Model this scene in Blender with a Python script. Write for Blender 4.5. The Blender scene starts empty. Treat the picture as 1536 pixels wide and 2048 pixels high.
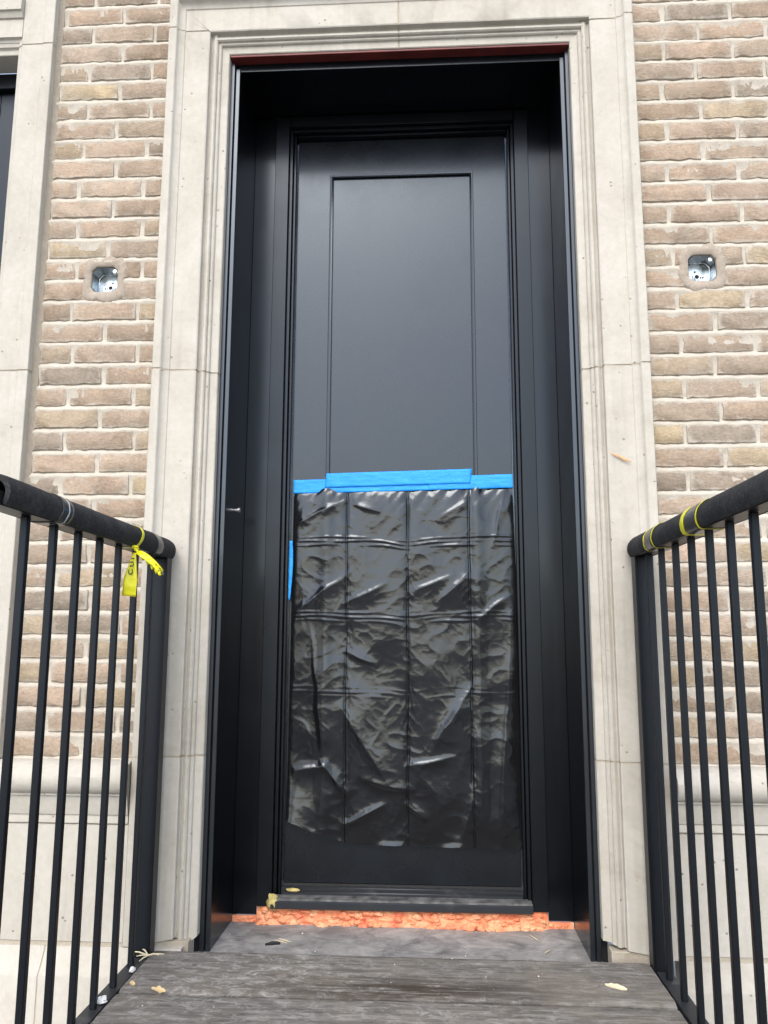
import bpy, bmesh, math, random
import numpy as np
from mathutils import Vector, Matrix, noise

R = math.radians
scene = bpy.context.scene
COL = scene.collection

# ------------------------------------------------------------------ camera
cam_d = bpy.data.cameras.new('camera')
cam = bpy.data.objects.new('camera', cam_d)
COL.objects.link(cam)
cam_d.sensor_width = 36.0
cam_d.lens = 36.0 * 1609.14 / 2048.0
cam_d.clip_start = 0.02
cam_d.clip_end = 500
_r = Vector((0.99839906, 0.05647903, 0.00307109))
_u = Vector((0.00595948, -0.15903058, 0.98725567))
_f = Vector((-0.05624764, 0.98565683, 0.15911256))
M = Matrix((_r, _u, -_f)).transposed().to_4x4()
M.translation = Vector((0.092, -2.277, 0.8016))
cam.matrix_world = M
scene.camera = cam

# ------------------------------------------------------------------ light: bright overcast
SUN_EL, SUN_AZ = R(46), R(190)     # azimuth measured clockwise from +Y
world = bpy.data.worlds.new('World')
scene.world = world
world.use_nodes = True
wn, wl = world.node_tree.nodes, world.node_tree.links
wn.clear()
sky = wn.new('ShaderNodeTexSky')
sky.sky_type = 'NISHITA'
sky.sun_disc = False
sky.sun_elevation = SUN_EL
sky.sun_rotation = SUN_AZ
sky.air_density = 1.0
sky.dust_density = 2.0
sky.ozone_density = 1.0
hs = wn.new('ShaderNodeHueSaturation')
hs.inputs['Saturation'].default_value = 0.7
bgn = wn.new('ShaderNodeBackground')
bgn.inputs['Strength'].default_value = 0.15
wo = wn.new('ShaderNodeOutputWorld')
wl.new(sky.outputs[0], hs.inputs['Color'])
wl.new(hs.outputs[0], bgn.inputs['Color'])
wl.new(bgn.outputs[0], wo.inputs['Surface'])

sun_d = bpy.data.lights.new('sun', 'SUN')
sun_d.energy = 0.6
sun_d.angle = R(30)
sun_d.color = (1.0, 0.95, 0.88)
sun = bpy.data.objects.new('sun', sun_d)
COL.objects.link(sun)
sdir = Vector((math.sin(SUN_AZ) * math.cos(SUN_EL), math.cos(SUN_AZ) * math.cos(SUN_EL), math.sin(SUN_EL)))
sun.rotation_euler = sdir.to_track_quat('Z', 'Y').to_euler()
sun.location = sdir * 20

vs = scene.view_settings
vs.view_transform = 'Standard'
vs.look = 'None'
vs.gamma = 1.0
vs.exposure = 1.42
vs.use_curve_mapping = False

# ------------------------------------------------------------------ helpers
def link(name, me, mat=None, parent=None, loc=None, kind=None):
    o = bpy.data.objects.new(name, me)
    COL.objects.link(o)
    if mat is not None and me is not None and not me.materials:
        me.materials.append(mat)
    if parent is not None:
        o.parent = parent
    if loc is not None:
        o.location = loc
    if kind:
        o['kind'] = kind
    return o

def tag(o, label, cat, group=None):
    o['label'] = label
    o['category'] = cat
    if group:
        o['group'] = group
    return o

def thing(name, label, cat, group=None, loc=(0, 0, 0)):
    o = bpy.data.objects.new(name, None)
    o.empty_display_size = 0.05
    COL.objects.link(o)
    o.location = loc
    return tag(o, label, cat, group)

def finish(bm, name, smooth=None):
    bmesh.ops.recalc_face_normals(bm, faces=bm.faces)
    me = bpy.data.meshes.new(name)
    bm.to_mesh(me)
    bm.free()
    if smooth is not None:
        for p in me.polygons:
            p.use_smooth = True
        me.set_sharp_from_angle(angle=R(smooth))
    return me

def raw(name, verts, faces, smooth=None, recalc=True):
    me = bpy.data.meshes.new(name)
    me.from_pydata([tuple(v) for v in verts], [], faces)
    if recalc:
        bm = bmesh.new(); bm.from_mesh(me)
        bmesh.ops.recalc_face_normals(bm, faces=bm.faces)
        bm.to_mesh(me); bm.free()
    if smooth is not None:
        for p in me.polygons:
            p.use_smooth = True
        me.set_sharp_from_angle(angle=R(smooth))
    me.update()
    return me

def add_box(bm, x0, x1, y0, y1, z0, z1, bev=0.0, seg=1):
    mat = Matrix.Translation(((x0 + x1) / 2, (y0 + y1) / 2, (z0 + z1) / 2)) @ Matrix.Diagonal((x1 - x0, y1 - y0, z1 - z0, 1))
    r = bmesh.ops.create_cube(bm, size=1, matrix=mat)
    if bev:
        es = list({e for v in r['verts'] for e in v.link_edges})
        bmesh.ops.bevel(bm, geom=es, offset=bev, segments=seg, affect='EDGES', profile=0.6)

def box(name, x0, x1, y0, y1, z0, z1, mat, parent=None, bev=0.0, seg=1):
    bm = bmesh.new()
    add_box(bm, x0, x1, y0, y1, z0, z1, bev, seg)
    return link(name, finish(bm, name, 40 if bev else None), mat, parent)

def nz(x, y, z):
    return noise.noise(Vector((x, y, z)))

def sweep_rings(name, rings, smooth=28, caps=True):
    n = len(rings[0])
    verts = [v for r in rings for v in r]
    faces = []
    for i in range(len(rings) - 1):
        for j in range(n):
            k = (j + 1) % n
            faces.append((i * n + j, i * n + k, (i + 1) * n + k, (i + 1) * n + j))
    if caps:
        faces.append(tuple(range(n - 1, -1, -1)))
        b = (len(rings) - 1) * n
        faces.append(tuple(range(b, b + n)))
    return raw(name, verts, faces, smooth)

def tube_mesh(name, pts, rad, seg=8, smooth=60):
    pts = [Vector(p) for p in pts]
    rings = []
    for i, p in enumerate(pts):
        t = (pts[min(i + 1, len(pts) - 1)] - pts[max(i - 1, 0)]).normalized()
        a = t.orthogonal().normalized(); b = t.cross(a)
        r = rad[i] if isinstance(rad, (list, tuple)) else rad
        rings.append([p + a * r * math.cos(2 * math.pi * k / seg) + b * r * math.sin(2 * math.pi * k / seg) for k in range(seg)])
    return sweep_rings(name, rings, smooth)

# ------------------------------------------------------------------ materials
class NT:
    def __init__(s, name):
        s.m = bpy.data.materials.new(name)
        s.m.use_nodes = True
        s.n = s.m.node_tree.nodes
        s.l = s.m.node_tree.links
        s.p = s.n['Principled BSDF']
    def node(s, t, **kw):
        nd = s.n.new(t)
        for k, v in kw.items():
            if k in nd.inputs:
                nd.inputs[k].default_value = v
            else:
                setattr(nd, k, v)
        return nd
    def coord(s, kind='Object', scale=(1, 1, 1), loc=(0, 0, 0), rnd=False):
        tc = s.node('ShaderNodeTexCoord')
        mp = s.node('ShaderNodeMapping')
        mp.inputs['Scale'].default_value = scale
        mp.inputs['Location'].default_value = loc
        s.l.new(tc.outputs[kind], mp.inputs[0])
        if rnd:
            oi = s.node('ShaderNodeObjectInfo')
            mul = s.node('ShaderNodeVectorMath', operation='SCALE')
            mul.inputs[0].default_value = (37.0, 19.0, 53.0)
            s.l.new(oi.outputs['Random'], mul.inputs['Scale'])
            s.l.new(mul.outputs[0], mp.inputs['Location'])
        return mp.outputs[0]
    def noise(s, vec, scale, detail=4, rough=0.55, dist=0.0):
        nd = s.node('ShaderNodeTexNoise')
        nd.inputs['Scale'].default_value = scale
        nd.inputs['Detail'].default_value = detail
        nd.inputs['Roughness'].default_value = rough
        nd.inputs['Distortion'].default_value = dist
        s.l.new(vec, nd.inputs['Vector'])
        return nd.outputs[0]
    def ramp(s, fac, stops, interp='LINEAR'):
        nd = s.node('ShaderNodeValToRGB')
        nd.color_ramp.interpolation = interp
        el = nd.color_ramp.elements
        while len(el) > 1:
            el.remove(el[-1])
        el[0].position = stops[0][0]
        for i, (p, c) in enumerate(stops):
            e = el[0] if i == 0 else el.new(p)
            if not isinstance(c, (tuple, list)):
                c = (c, c, c)
            e.color = (*c, 1)
        s.l.new(fac, nd.inputs[0])
        return nd.outputs[0]
    def mix(s, fac, a, b, mode='MIX'):
        nd = s.node('ShaderNodeMix', data_type='RGBA', blend_type=mode)
        for sock, v in ((nd.inputs[0], fac), (nd.inputs[6], a), (nd.inputs[7], b)):
            if isinstance(v, (int, float)):
                sock.default_value = v
            elif isinstance(v, tuple):
                sock.default_value = (*v, 1)
            else:
                s.l.new(v, sock)
        return nd.outputs[2]
    def math(s, op, a, b=0.0):
        nd = s.node('ShaderNodeMath', operation=op)
        for sock, v in ((nd.inputs[0], a), (nd.inputs[1], b)):
            if isinstance(v, (int, float)):
                sock.default_value = v
            else:
                s.l.new(v, sock)
        return nd.outputs[0]
    def bump(s, h, strength=0.3, dist=0.002, prev=None):
        nd = s.node('ShaderNodeBump')
        nd.inputs['Strength'].default_value = strength
        nd.inputs['Distance'].default_value = dist
        s.l.new(h, nd.inputs['Height'])
        if prev is not None:
            s.l.new(prev, nd.inputs['Normal'])
        s.l.new(nd.outputs[0], s.p.inputs['Normal'])
        return nd.outputs[0]
    def set(s, **kw):
        for k, v in kw.items():
            sock = s.p.inputs[k.replace('_', ' ')]
            if isinstance(v, (int, float)):
                sock.default_value = v
            elif isinstance(v, tuple):
                sock.default_value = (*v, 1) if len(v) == 3 else v
            else:
                s.l.new(v, sock)
        return s

def simple(name, col, rough=0.5, bump=None, spec=0.5, metal=0.0, var=0.0, scale=20):
    t = NT(name)
    v = t.coord()
    if var:
        n = t.noise(v, scale, 5, 0.6)
        c = t.ramp(n, [(0.3, tuple(x * (1 - var) for x in col)), (0.7, tuple(min(1, x * (1 + var)) for x in col))])
        t.set(Base_Color=c)
    else:
        t.set(Base_Color=col)
    t.set(Roughness=rough, Specular_IOR_Level=spec, Metallic=metal)
    if bump:
        n2 = t.noise(v, bump[0], 4, 0.6)
        t.bump(n2, bump[1], bump[2])
    return t.m

# --- cast limestone
def stone_mat():
    t = NT('cast_limestone')
    v = t.coord('Object', rnd=True)
    big = t.noise(v, 4.5, 8, 0.72, 0.9)
    base = t.ramp(big, [(0.26, (0.315, 0.285, 0.230)), (0.44, (0.425, 0.397, 0.338)), (0.56, (0.470, 0.444, 0.388)), (0.76, (0.545, 0.522, 0.474))])
    fine = t.noise(v, 55, 5, 0.7)
    base = t.mix(0.4, base, t.ramp(fine, [(0.3, (0.385, 0.355, 0.300)), (0.7, (0.50, 0.472, 0.420))]))
    vs_ = t.coord('Object', scale=(18, 18, 1.3), rnd=True)
    st = t.noise(vs_, 1.0, 4, 0.6)
    base = t.mix(t.ramp(st, [(0.6, 0.0), (0.75, 0.3)]), base, (0.52, 0.505, 0.475))
    base = t.mix(t.ramp(st, [(0.26, 0.45), (0.42, 0.0)]), base, (0.31, 0.28, 0.24))
    # little dark air holes
    vo = t.node('ShaderNodeTexVoronoi'); vo.inputs['Scale'].default_value = 34
    t.l.new(v, vo.inputs['Vector'])
    msk = t.noise(v, 14, 2)
    pit = t.math('MULTIPLY', t.ramp(vo.outputs['Distance'], [(0.07, 1.0), (0.13, 0.0)]), t.ramp(msk, [(0.52, 0.0), (0.58, 1.0)]))
    base = t.mix(t.math('MULTIPLY', pit, 0.75), base, (0.17, 0.14, 0.11))
    t.set(Base_Color=base, Roughness=0.85, Specular_IOR_Level=0.25)
    h = t.math('SUBTRACT', t.math('ADD', t.math('MULTIPLY', fine, 0.4), t.math('MULTIPLY', big, 0.8)), t.math('MULTIPLY', pit, 1.2))
    t.bump(h, 0.5, 0.0035)
    return t.m

def brick_mat():
    t = NT('tan_brick')
    oi = t.node('ShaderNodeObjectInfo')
    v = t.coord('Object', rnd=True)
    tint = t.ramp(oi.outputs['Random'], [(0.00, (0.271, 0.210, 0.153)), (0.13, (0.353, 0.271, 0.200)), (0.27, (0.252, 0.210, 0.164)), (0.40, (0.378, 0.283, 0.206)), (0.53, (0.321, 0.257, 0.194)), (0.66, (0.403, 0.325, 0.212)), (0.78, (0.293, 0.224, 0.168)), (0.90, (0.363, 0.293, 0.226)), (1.00, (0.398, 0.303, 0.223))])
    n1 = t.noise(v, 16, 5, 0.65, 0.4)
    c = t.mix(1.0, tint, t.ramp(n1, [(0.25, (0.80, 0.79, 0.78)), (0.5, (1.0, 1.0, 1.0)), (0.78, (1.16, 1.14, 1.12))]), 'MULTIPLY')
    n2 = t.noise(v, 105, 5, 0.8)
    c = t.mix(1.0, c, t.ramp(n2, [(0.3, (0.74, 0.73, 0.72)), (0.7, (1.24, 1.24, 1.24))]), 'MULTIPLY')
    # mortar smears, mostly toward the arrises
    gc = t.node('ShaderNodeTexCoord')
    sx = t.node('ShaderNodeSeparateXYZ'); t.l.new(gc.outputs['Generated'], sx.inputs[0])
    ex = t.math('ABSOLUTE', t.math('SUBTRACT', sx.outputs[0], 0.5))
    ez = t.math('ABSOLUTE', t.math('SUBTRACT', sx.outputs[2], 0.5))
    e1 = t.ramp(ez, [(0.28, 0.0), (0.5, 0.26)])
    e2 = t.ramp(ex, [(0.40, 0.0), (0.5, 0.24)])
    sm = t.noise(v, 21, 7, 0.72, 1.2)
    lvl = t.math('ADD', t.math('ADD', sm, e1), e2)
    rb = t.math('MULTIPLY', t.math('FRACT', t.math('MULTIPLY', oi.outputs['Random'], 17.31)), 0.07)
    lvl = t.math('ADD', lvl, rb)
    fleck = t.noise(v, 75, 6, 0.8, 0.8)
    lvl = t.math('ADD', lvl, t.math('MULTIPLY', t.math('SUBTRACT', fleck, 0.5), 0.42))
    f = t.ramp(lvl, [(0.60, 0.0), (0.74, 0.5), (0.88, 0.85)])
    c = t.mix(f, c, (0.45, 0.41, 0.345))
    scr = t.noise(t.coord('Object', scale=(1, 1, 2.4), rnd=True), 60, 8, 0.85, 2.5)
    c = t.mix(t.ramp(scr, [(0.60, 0.0), (0.70, 0.55)]), c, (0.50, 0.46, 0.395))
    c = t.mix(t.ramp(scr, [(0.30, 0.5), (0.39, 0.0)]), c, (0.15, 0.115, 0.085))
    haze_ = t.noise(v, 7, 3, 0.5)
    c = t.mix(t.ramp(haze_, [(0.45, 0.0), (0.75, 0.30)]), c, (0.40, 0.345, 0.285))
    t.set(Base_Color=c, Roughness=0.92, Specular_IOR_Level=0.2)
    vb = t.coord('Object', scale=(0.5, 1, 1.3), rnd=True)
    cr = t.noise(vb, 95, 5, 0.75, 1.0)
    h = t.math('ADD', t.math('MULTIPLY', cr, 0.7), t.math('MULTIPLY', n1, 0.5))
    h = t.math('ADD', h, t.math('MULTIPLY', f, 0.25))
    t.bump(h, 1.0, 0.005)
    return t.m

def mortar_mat(name='cream_mortar', a=(0.410, 0.365, 0.300), b=(0.530, 0.487, 0.415)):
    t = NT(name)
    v = t.coord()
    n = t.noise(v, 28, 6, 0.7)
    n2 = t.noise(v, 150, 4, 0.7)
    c = t.ramp(n, [(0.3, a), (0.65, b)])
    c = t.mix(0.25, c, t.ramp(n2, [(0.3, tuple(x * .75 for x in a)), (0.7, b)]))
    t.set(Base_Color=c, Roughness=0.95, Specular_IOR_Level=0.15)
    t.bump(t.math('ADD', n, n2), 0.6, 0.003)
    return t.m

def paint_mat(name, col, rough, dust=0.0, bumpy=0.04, spec=0.5, tint=(0.77, 0.88, 1.0)):
    t = NT(name)
    v = t.coord()
    n = t.noise(v, 6, 5, 0.6)
    n2 = t.noise(v, 70, 4, 0.65)
    c = t.mix(t.ramp(t.noise(v, 9, 8, 0.75, 0.5), [(0.55, 0.0), (0.8, dust)]), col, (0.24, 0.235, 0.23))
    t.set(Base_Color=c, Roughness=t.ramp(n, [(0.3, rough * 0.88), (0.7, rough * 1.14)]), Specular_IOR_Level=spec, Specular_Tint=tint)
    t.bump(t.math('ADD', t.math('MULTIPLY', n2, 0.3), n), bumpy, 0.002)
    return t.m

def deck_mat():
    t = NT('weathered_plank')
    v = t.coord('Object', scale=(1.6, 15, 13), rnd=True)
    g = t.noise(v, 4.2, 8, 0.72, 0.8)
    v2 = t.coord('Object', rnd=True)
    bl = t.noise(v2, 5, 5, 0.65, 0.5)
    c = t.ramp(g, [(0.28, (0.046, 0.043, 0.040)), (0.5, (0.135, 0.125, 0.112)), (0.72, (0.290, 0.270, 0.240))])
    c = t.mix(t.ramp(bl, [(0.42, 0.0), (0.66, 0.55)]), c, (0.190, 0.162, 0.126))
    # chalky dust scuffs
    vd = t.coord('Object', scale=(5, 9, 9), loc=(3.1, 0.4, 0))
    d = t.noise(vd, 4.2, 10, 0.82, 0.9)
    big = t.noise(v2, 2.6, 3, 0.5)
    df = t.math('MULTIPLY', t.ramp(d, [(0.49, 0.0), (0.62, 1.0)]), t.ramp(big, [(0.35, 0.25), (0.62, 0.85)]))
    c = t.mix(df, c, (0.40, 0.385, 0.355))
    # damp brown streak
    vw = t.coord('Object', scale=(2.2, 26, 1), loc=(0.9, 0.2, 0))
    w = t.noise(vw, 1.6, 6, 0.7, 0.6)
    tc = t.node('ShaderNodeTexCoord'); sp = t.node('ShaderNodeSeparateXYZ'); t.l.new(tc.outputs['Object'], sp.inputs[0])
    cx = t.ramp(t.math('ABSOLUTE', t.math('SUBTRACT', sp.outputs[0], 0.03)), [(0.10, 1.0), (0.42, 0.0)])
    cy = t.ramp(t.math('ABSOLUTE', t.math('SUBTRACT', sp.outputs[1], -0.085)), [(0.02, 1.0), (0.10, 0.0)])
    wf = t.math('MULTIPLY', t.math('MULTIPLY', cx, cy), t.ramp(w, [(0.40, 0.0), (0.50, 0.85)]))
    c = t.mix(wf, c, (0.034, 0.023, 0.016))
    t.set(Base_Color=c, Roughness=0.85, Specular_IOR_Level=0.2)
    # rough-sawn ribs
    wv = t.node('ShaderNodeTexWave', wave_type='BANDS', bands_direction='X')
    wv.inputs['Scale'].default_value = 26; wv.inputs['Distortion'].default_value = 2.2; wv.inputs['Detail'].default_value = 2
    t.l.new(v2, wv.inputs['Vector'])
    h = t.math('ADD', t.math('MULTIPLY', g, 1.0), t.math('MULTIPLY', wv.outputs[1], 0.12))
    h = t.math('ADD', h, t.math('MULTIPLY', d, 0.35))
    t.bump(h, 0.5, 0.004)
    return t.m

def membrane_mat():
    t = NT('grey_waterproof_membrane')
    v = t.coord()
    n = t.noise(v, 9, 6, 0.7, 0.8)
    n2 = t.noise(v, 60, 5, 0.7)
    vs2 = t.coord('Object', scale=(6, 14, 1))
    d = t.noise(vs2, 3, 8, 0.78, 0.7)
    c = t.ramp(n, [(0.32, (0.105, 0.106, 0.108)), (0.5, (0.235, 0.231, 0.223)), (0.70, (0.40, 0.385, 0.36))])
    c = t.mix(t.ramp(d, [(0.52, 0.0), (0.66, 0.7)]), c, (0.42, 0.41, 0.39))
    c = t.mix(t.ramp(d, [(0.30, 0.6), (0.42, 0.0)]), c, (0.07, 0.07, 0.072))
    t.set(Base_Color=c, Roughness=0.62, Specular_IOR_Level=0.5)
    t.bump(t.math('ADD', n, t.math('MULTIPLY', n2, 0.4)), 0.4, 0.004)
    return t.m

def foam_mat():
    t = NT('orange_expanding_foam')
    v = t.coord()
    n = t.noise(v, 21, 4, 0.6, 0.4)
    n2 = t.noise(v, 70, 6, 0.7, 1.2)
    c = t.ramp(n, [(0.32, (0.70, 0.165, 0.085)), (0.47, (0.76, 0.27, 0.13)), (0.62, (0.80, 0.39, 0.21))])
    c = t.mix(t.ramp(n2, [(0.30, 0.5), (0.42, 0.0)]), c, (0.38, 0.08, 0.045))
    c = t.mix(t.ramp(n2, [(0.60, 0.0), (0.78, 0.5)]), c, (0.62, 0.37, 0.20))
    t.set(Base_Color=c, Roughness=0.65, Subsurface_Weight=0.0)
    t.bump(n2, 0.55, 0.004)
    return t.m

def plastic_mat():
    t = NT('black_plastic_film')
    v = t.coord()
    n = t.noise(v, 38, 7, 0.72, 0.6)
    va = t.coord('Object', scale=(14, 14, 60))
    n3 = t.noise(va, 1.0, 5, 0.7, 1.0)
    d = t.noise(v, 11, 9, 0.8, 0.6)
    t.set(Base_Color=t.mix(t.ramp(d, [(0.58, 0.0), (0.8, 0.10)]), (0.006, 0.006, 0.0065), (0.12, 0.115, 0.11)), Roughness=t.ramp(n, [(0.3, 0.11), (0.7, 0.17)]), Specular_IOR_Level=0.62, Specular_Tint=(0.84, 0.92, 1.0))
    t.bump(t.math('ADD', n, t.math('MULTIPLY', n3, 0.6)), 0.13, 0.0025)
    return t.m

def pipe_foam_mat():
    t = NT('charcoal_pipe_foam')
    v = t.coord()
    n = t.noise(v, 160, 5, 0.75)
    n1 = t.noise(v, 16, 5, 0.65)
    c = t.ramp(n, [(0.3, (0.020, 0.020, 0.021)), (0.55, (0.035, 0.035, 0.036)), (0.75, (0.085, 0.083, 0.08))])
    c = t.mix(t.ramp(n1, [(0.45, 0.0), (0.75, 0.45)]), c, (0.09, 0.088, 0.085))
    t.set(Base_Color=c, Roughness=0.95, Specular_IOR_Level=0.15)
    t.bump(n, 0.7, 0.003)
    return t.m

def galv_mat():
    t = NT('galvanised_steel')
    v = t.coord()
    vo = t.node('ShaderNodeTexVoronoi'); vo.inputs['Scale'].default_value = 140
    t.l.new(v, vo.inputs['Vector'])
    c = t.ramp(vo.outputs['Color'], [(0.2, (0.40, 0.44, 0.455)), (0.8, (0.60, 0.645, 0.66))])
    t.set(Base_Color=c, Metallic=1.0, Roughness=0.27)
    t.bump(vo.outputs['Distance'], 0.1, 0.001)
    return t.m

def tape_mat():
    t = NT('blue_painters_tape')
    v = t.coord('Object', scale=(5, 5, 40))
    n = t.noise(v, 4, 6, 0.7)
    c = t.ramp(n, [(0.3, (0.0, 0.21, 0.70)), (0.5, (0.006, 0.285, 0.84)), (0.72, (0.03, 0.37, 0.92))])
    t.set(Base_Color=c, Roughness=0.6)
    v2 = t.coord('Object')
    t.bump(t.math('ADD', t.noise(v2, 220, 3, 0.6), t.math('MULTIPLY', t.noise(v2, 45, 4, 0.7, 2.0), 1.5)), 0.5, 0.0015)
    return t.m

STONE = stone_mat()
BRICK = brick_mat()
MORTAR = mortar_mat()
PATCH = mortar_mat('grey_patching_mortar', (0.275, 0.228, 0.180), (0.40, 0.345, 0.285))
JOINT = mortar_mat('buff_stone_joint_mortar', (0.34, 0.295, 0.23), (0.44, 0.395, 0.32))
DOORP = paint_mat('satin_black_door_paint', (0.0028, 0.0034, 0.0048), 0.27, 0.02, 0.012, 0.66)
TRIM = paint_mat('black_metal_trim', (0.0018, 0.0021, 0.0030), 0.22, 0.012, 0.02, 0.42)
FRONTT = paint_mat('satin_front_trim', (0.006, 0.007, 0.009), 0.34, 0.02, 0.02, 0.9)
FRAMEP = paint_mat('black_frame_paint', (0.0024, 0.0028, 0.0038), 0.30, 0.02, 0.02, 0.38)
RAILP = paint_mat('black_powder_coat', (0.0036, 0.0041, 0.0054), 0.40, 0.05, 0.05, 0.36)
DUSTY = simple('dusty_black_sill', (0.10, 0.10, 0.10), 0.6, (40, 0.4, 0.003), var=0.85, scale=26)
SILLM = paint_mat('black_aluminium_sill', (0.018, 0.019, 0.021), 0.35, 0.2)
DUSTRAIL = paint_mat('dusty_black_rail', (0.020, 0.020, 0.022), 0.5, 0.6, 0.2)
LINTEL = simple('oxide_red_primer', (0.115, 0.016, 0.012), 0.55, (60, 0.2, 0.002), var=0.3)
DECK = deck_mat()
MEMB = membrane_mat()
FOAM = foam_mat()
YFOAM = simple('dried_yellow_foam', (0.46, 0.38, 0.14), 0.7, (90, 0.6, 0.004), var=0.35, scale=60)
FILM = plastic_mat()
PIPE = pipe_foam_mat()
CLEAR = simple('clear_tape_over_foam', (0.040, 0.041, 0.041), 0.25, (30, 0.3, 0.003), var=0.3)
GALV = galv_mat()
BLUE = tape_mat()
YELLOW = simple('yellow_caution_plastic', (0.72, 0.68, 0.012), 0.35, (40, 0.2, 0.002), var=0.12)
INK = simple('black_print', (0.012, 0.012, 0.012), 0.4)
STEEL = simple('bright_zinc', (0.75, 0.75, 0.74), 0.25, metal=0.9)
DARKHOLE = simple('dark_cavity', (0.01, 0.01, 0.01), 0.9)
WOODCHIP = simple('raw_wood_chip', (0.62, 0.46, 0.24), 0.8, (80, 0.4, 0.002), var=0.25)
ORANGEWOOD = simple('orange_wood_splinter', (0.72, 0.33, 0.13), 0.7, (80, 0.4, 0.002), var=0.35, scale=90)
STRAW = simple('pale_straw', (0.66, 0.58, 0.38), 0.7, var=0.2)
WHITECRUMB = simple('white_mortar_crumb', (0.75, 0.73, 0.70), 0.9, (90, 0.5, 0.003))
GLASS = simple('dark_window_glass', (0.012, 0.013, 0.015), 0.06)
RUBBER = simple('black_weather_seal', (0.015, 0.015, 0.016), 0.7)
TEAR = simple('black_membrane_tear', (0.006, 0.006, 0.006), 0.5)
PAVE = simple('concrete_pavement', (0.20, 0.195, 0.185), 0.9, (12, 0.4, 0.01), var=0.2, scale=2)

# ------------------------------------------------------------------ setting: ground and doorway floor
g = link('pavement', raw('pavement', [(-90, -150, -0.86), (90, -150, -0.86), (90, 30, -0.86), (-90, 30, -0.86)], [(0, 1, 2, 3)]), PAVE, kind='structure')

def slab_mesh():
    verts, faces = [], []
    nx, ny = 90, 26
    for j in range(ny + 1):
        for i in range(nx + 1):
            x = -0.545 + 1.09 * i / nx
            y = -0.035 + 0.345 * j / ny
            z = -0.036 + 0.0016 * nz(x * 9, y * 9, 2.0) + 0.0035 * nz(x * 2.2, y * 3, 7.0)
            verts.append((x, y, z))
    for j in range(ny):
        for i in range(nx):
            a = j * (nx + 1) + i
            faces.append((a, a + 1, a + nx + 2, a + nx + 1))
    return raw('doorway_floor', verts, faces, 60)
fl = link('doorway_floor', slab_mesh(), MEMB, kind='structure')

# ------------------------------------------------------------------ stone door surround
PROF = [(0.0, 0.02), (0.0, -0.036), (0.0020, -0.0385), (0.0235, -0.0385), (0.0262, -0.0365), (0.0290, -0.0300), (0.0345, -0.0245), (0.0430, -0.0215), (0.0465, -0.0205), (0.0490, -0.0175),
        (0.1240, -0.0175), (0.1275, -0.0155), (0.1285, 0.0000), (0.1310, 0.0030), (0.1350, 0.0005), (0.1405, -0.0040), (0.1465, -0.0045), (0.1500, -0.0005), (0.1510, 0.0065),
        (0.1535, 0.0060), (0.1575, 0.0050), (0.1605, 0.0080), (0.1620, 0.0140), (0.1690, 0.0155), (0.1820, 0.0160), (0.1845, 0.0185), (0.1845, 0.048), (0.150, 0.055), (0.03, 0.055)]
XO = 0.7255
ZO = 2.668 + 0.1845
GAP = 0.0028

def pier_rings(sgn, z0, z1, prof, xo, push=0.0, rough=0.0006, chip=None, seed=0):
    n = max(2, int((z1 - z0) / 0.03))
    rings = []
    for i in range(n + 1):
        z = z0 + (z1 - z0) * i / n
        ring = []
        for (u, y) in prof:
            du = rough * nz(u * 60 + seed, z * 17, 1.3)
            dy = rough * nz(u * 60 + seed, z * 17, 8.3)
            zz = z
            if chip and i <= 1:
                zz += chip(u, y) * (1 if i == 0 else 0.3)
            ring.append((sgn * (-xo + u + du), y + dy + push, zz))
        rings.append(ring)
    return rings

surround = thing('door_surround', 'pale moulded stone surround framing the black doorway', 'stone surround')
chipL = lambda u, y: max(0.0, 0.010 + 0.035 * nz(u * 26, 3.0, 0.5)) if u > 0.05 else 0.004
chipR = lambda u, y: max(0.0, 0.012 + 0.04 * nz(u * 22 + 5, 9.0, 0.5)) if u > 0.03 else 0.003
ZJ = {1: (0.0, 0.4865, 1.598, 2.728), -1: (0.0, 0.484, 1.592, 2.715)}
for sgn, ch in ((1, chipL), (-1, chipR)):
    zs = ZJ[sgn]
    for k in range(3):
        r = pier_rings(sgn, zs[k] + (GAP if k else 0.0), zs[k + 1] - GAP, PROF, XO, chip=ch if k == 0 else None, seed=k * 7 + sgn)
        link('stone_block', sweep_rings('stone_block', r), STONE, surround)
    for k in (1, 2, 3):
        prof2 = [(u + 0.0015 if u < 0.05 else u - 0.0015, y) for u, y in PROF]
        r = pier_rings(sgn, zs[k] - GAP - 0.001, zs[k] + GAP + 0.001, prof2, XO, push=0.0018, rough=0.0016, seed=40 + k)
        link('mortar_joint', sweep_rings('mortar_joint', r), JOINT, surround)
    # corner and half of the head
    rings = []
    z0 = zs[3] + GAP
    for f in (0.0, 0.5):
        rings.append([(sgn * (-XO + u), y, z0 + (ZO - u - z0) * f) for u, y in PROF])
    rings.append([(sgn * (-XO + u), y, ZO - u) for u, y in PROF])
    XC = 0.004 * sgn
    n = 22
    for i in range(1, n + 1):
        f = i / n
        ring = []
        for u, y in PROF:
            x0 = -XO + u
            x1 = XC - GAP
            x = x0 + (x1 - x0) * f
            ring.append((sgn * x, y + 0.0006 * nz(x * 17, u * 60, 3.3), ZO - u + 0.0006 * nz(x * 17, u * 60, 5.1)))
        rings.append(ring)
    link('stone_block', sweep_rings('stone_block', rings), STONE, surround)
ring = lambda x: [(x, y + 0.0018, ZO - u) for u, y in PROF]
link('mortar_joint', sweep_rings('mortar_joint', [ring(0.004 - GAP - 0.001), ring(0.004 + GAP + 0.001)]), JOINT, surround)
# levelling mortar under the two piers
for sgn in (1, -1):
    box('mortar_joint', *(sorted((sgn * -0.70, sgn * -0.556))), -0.012, 0.04, -0.05, 0.012, JOINT, surround, 0.002)

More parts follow.
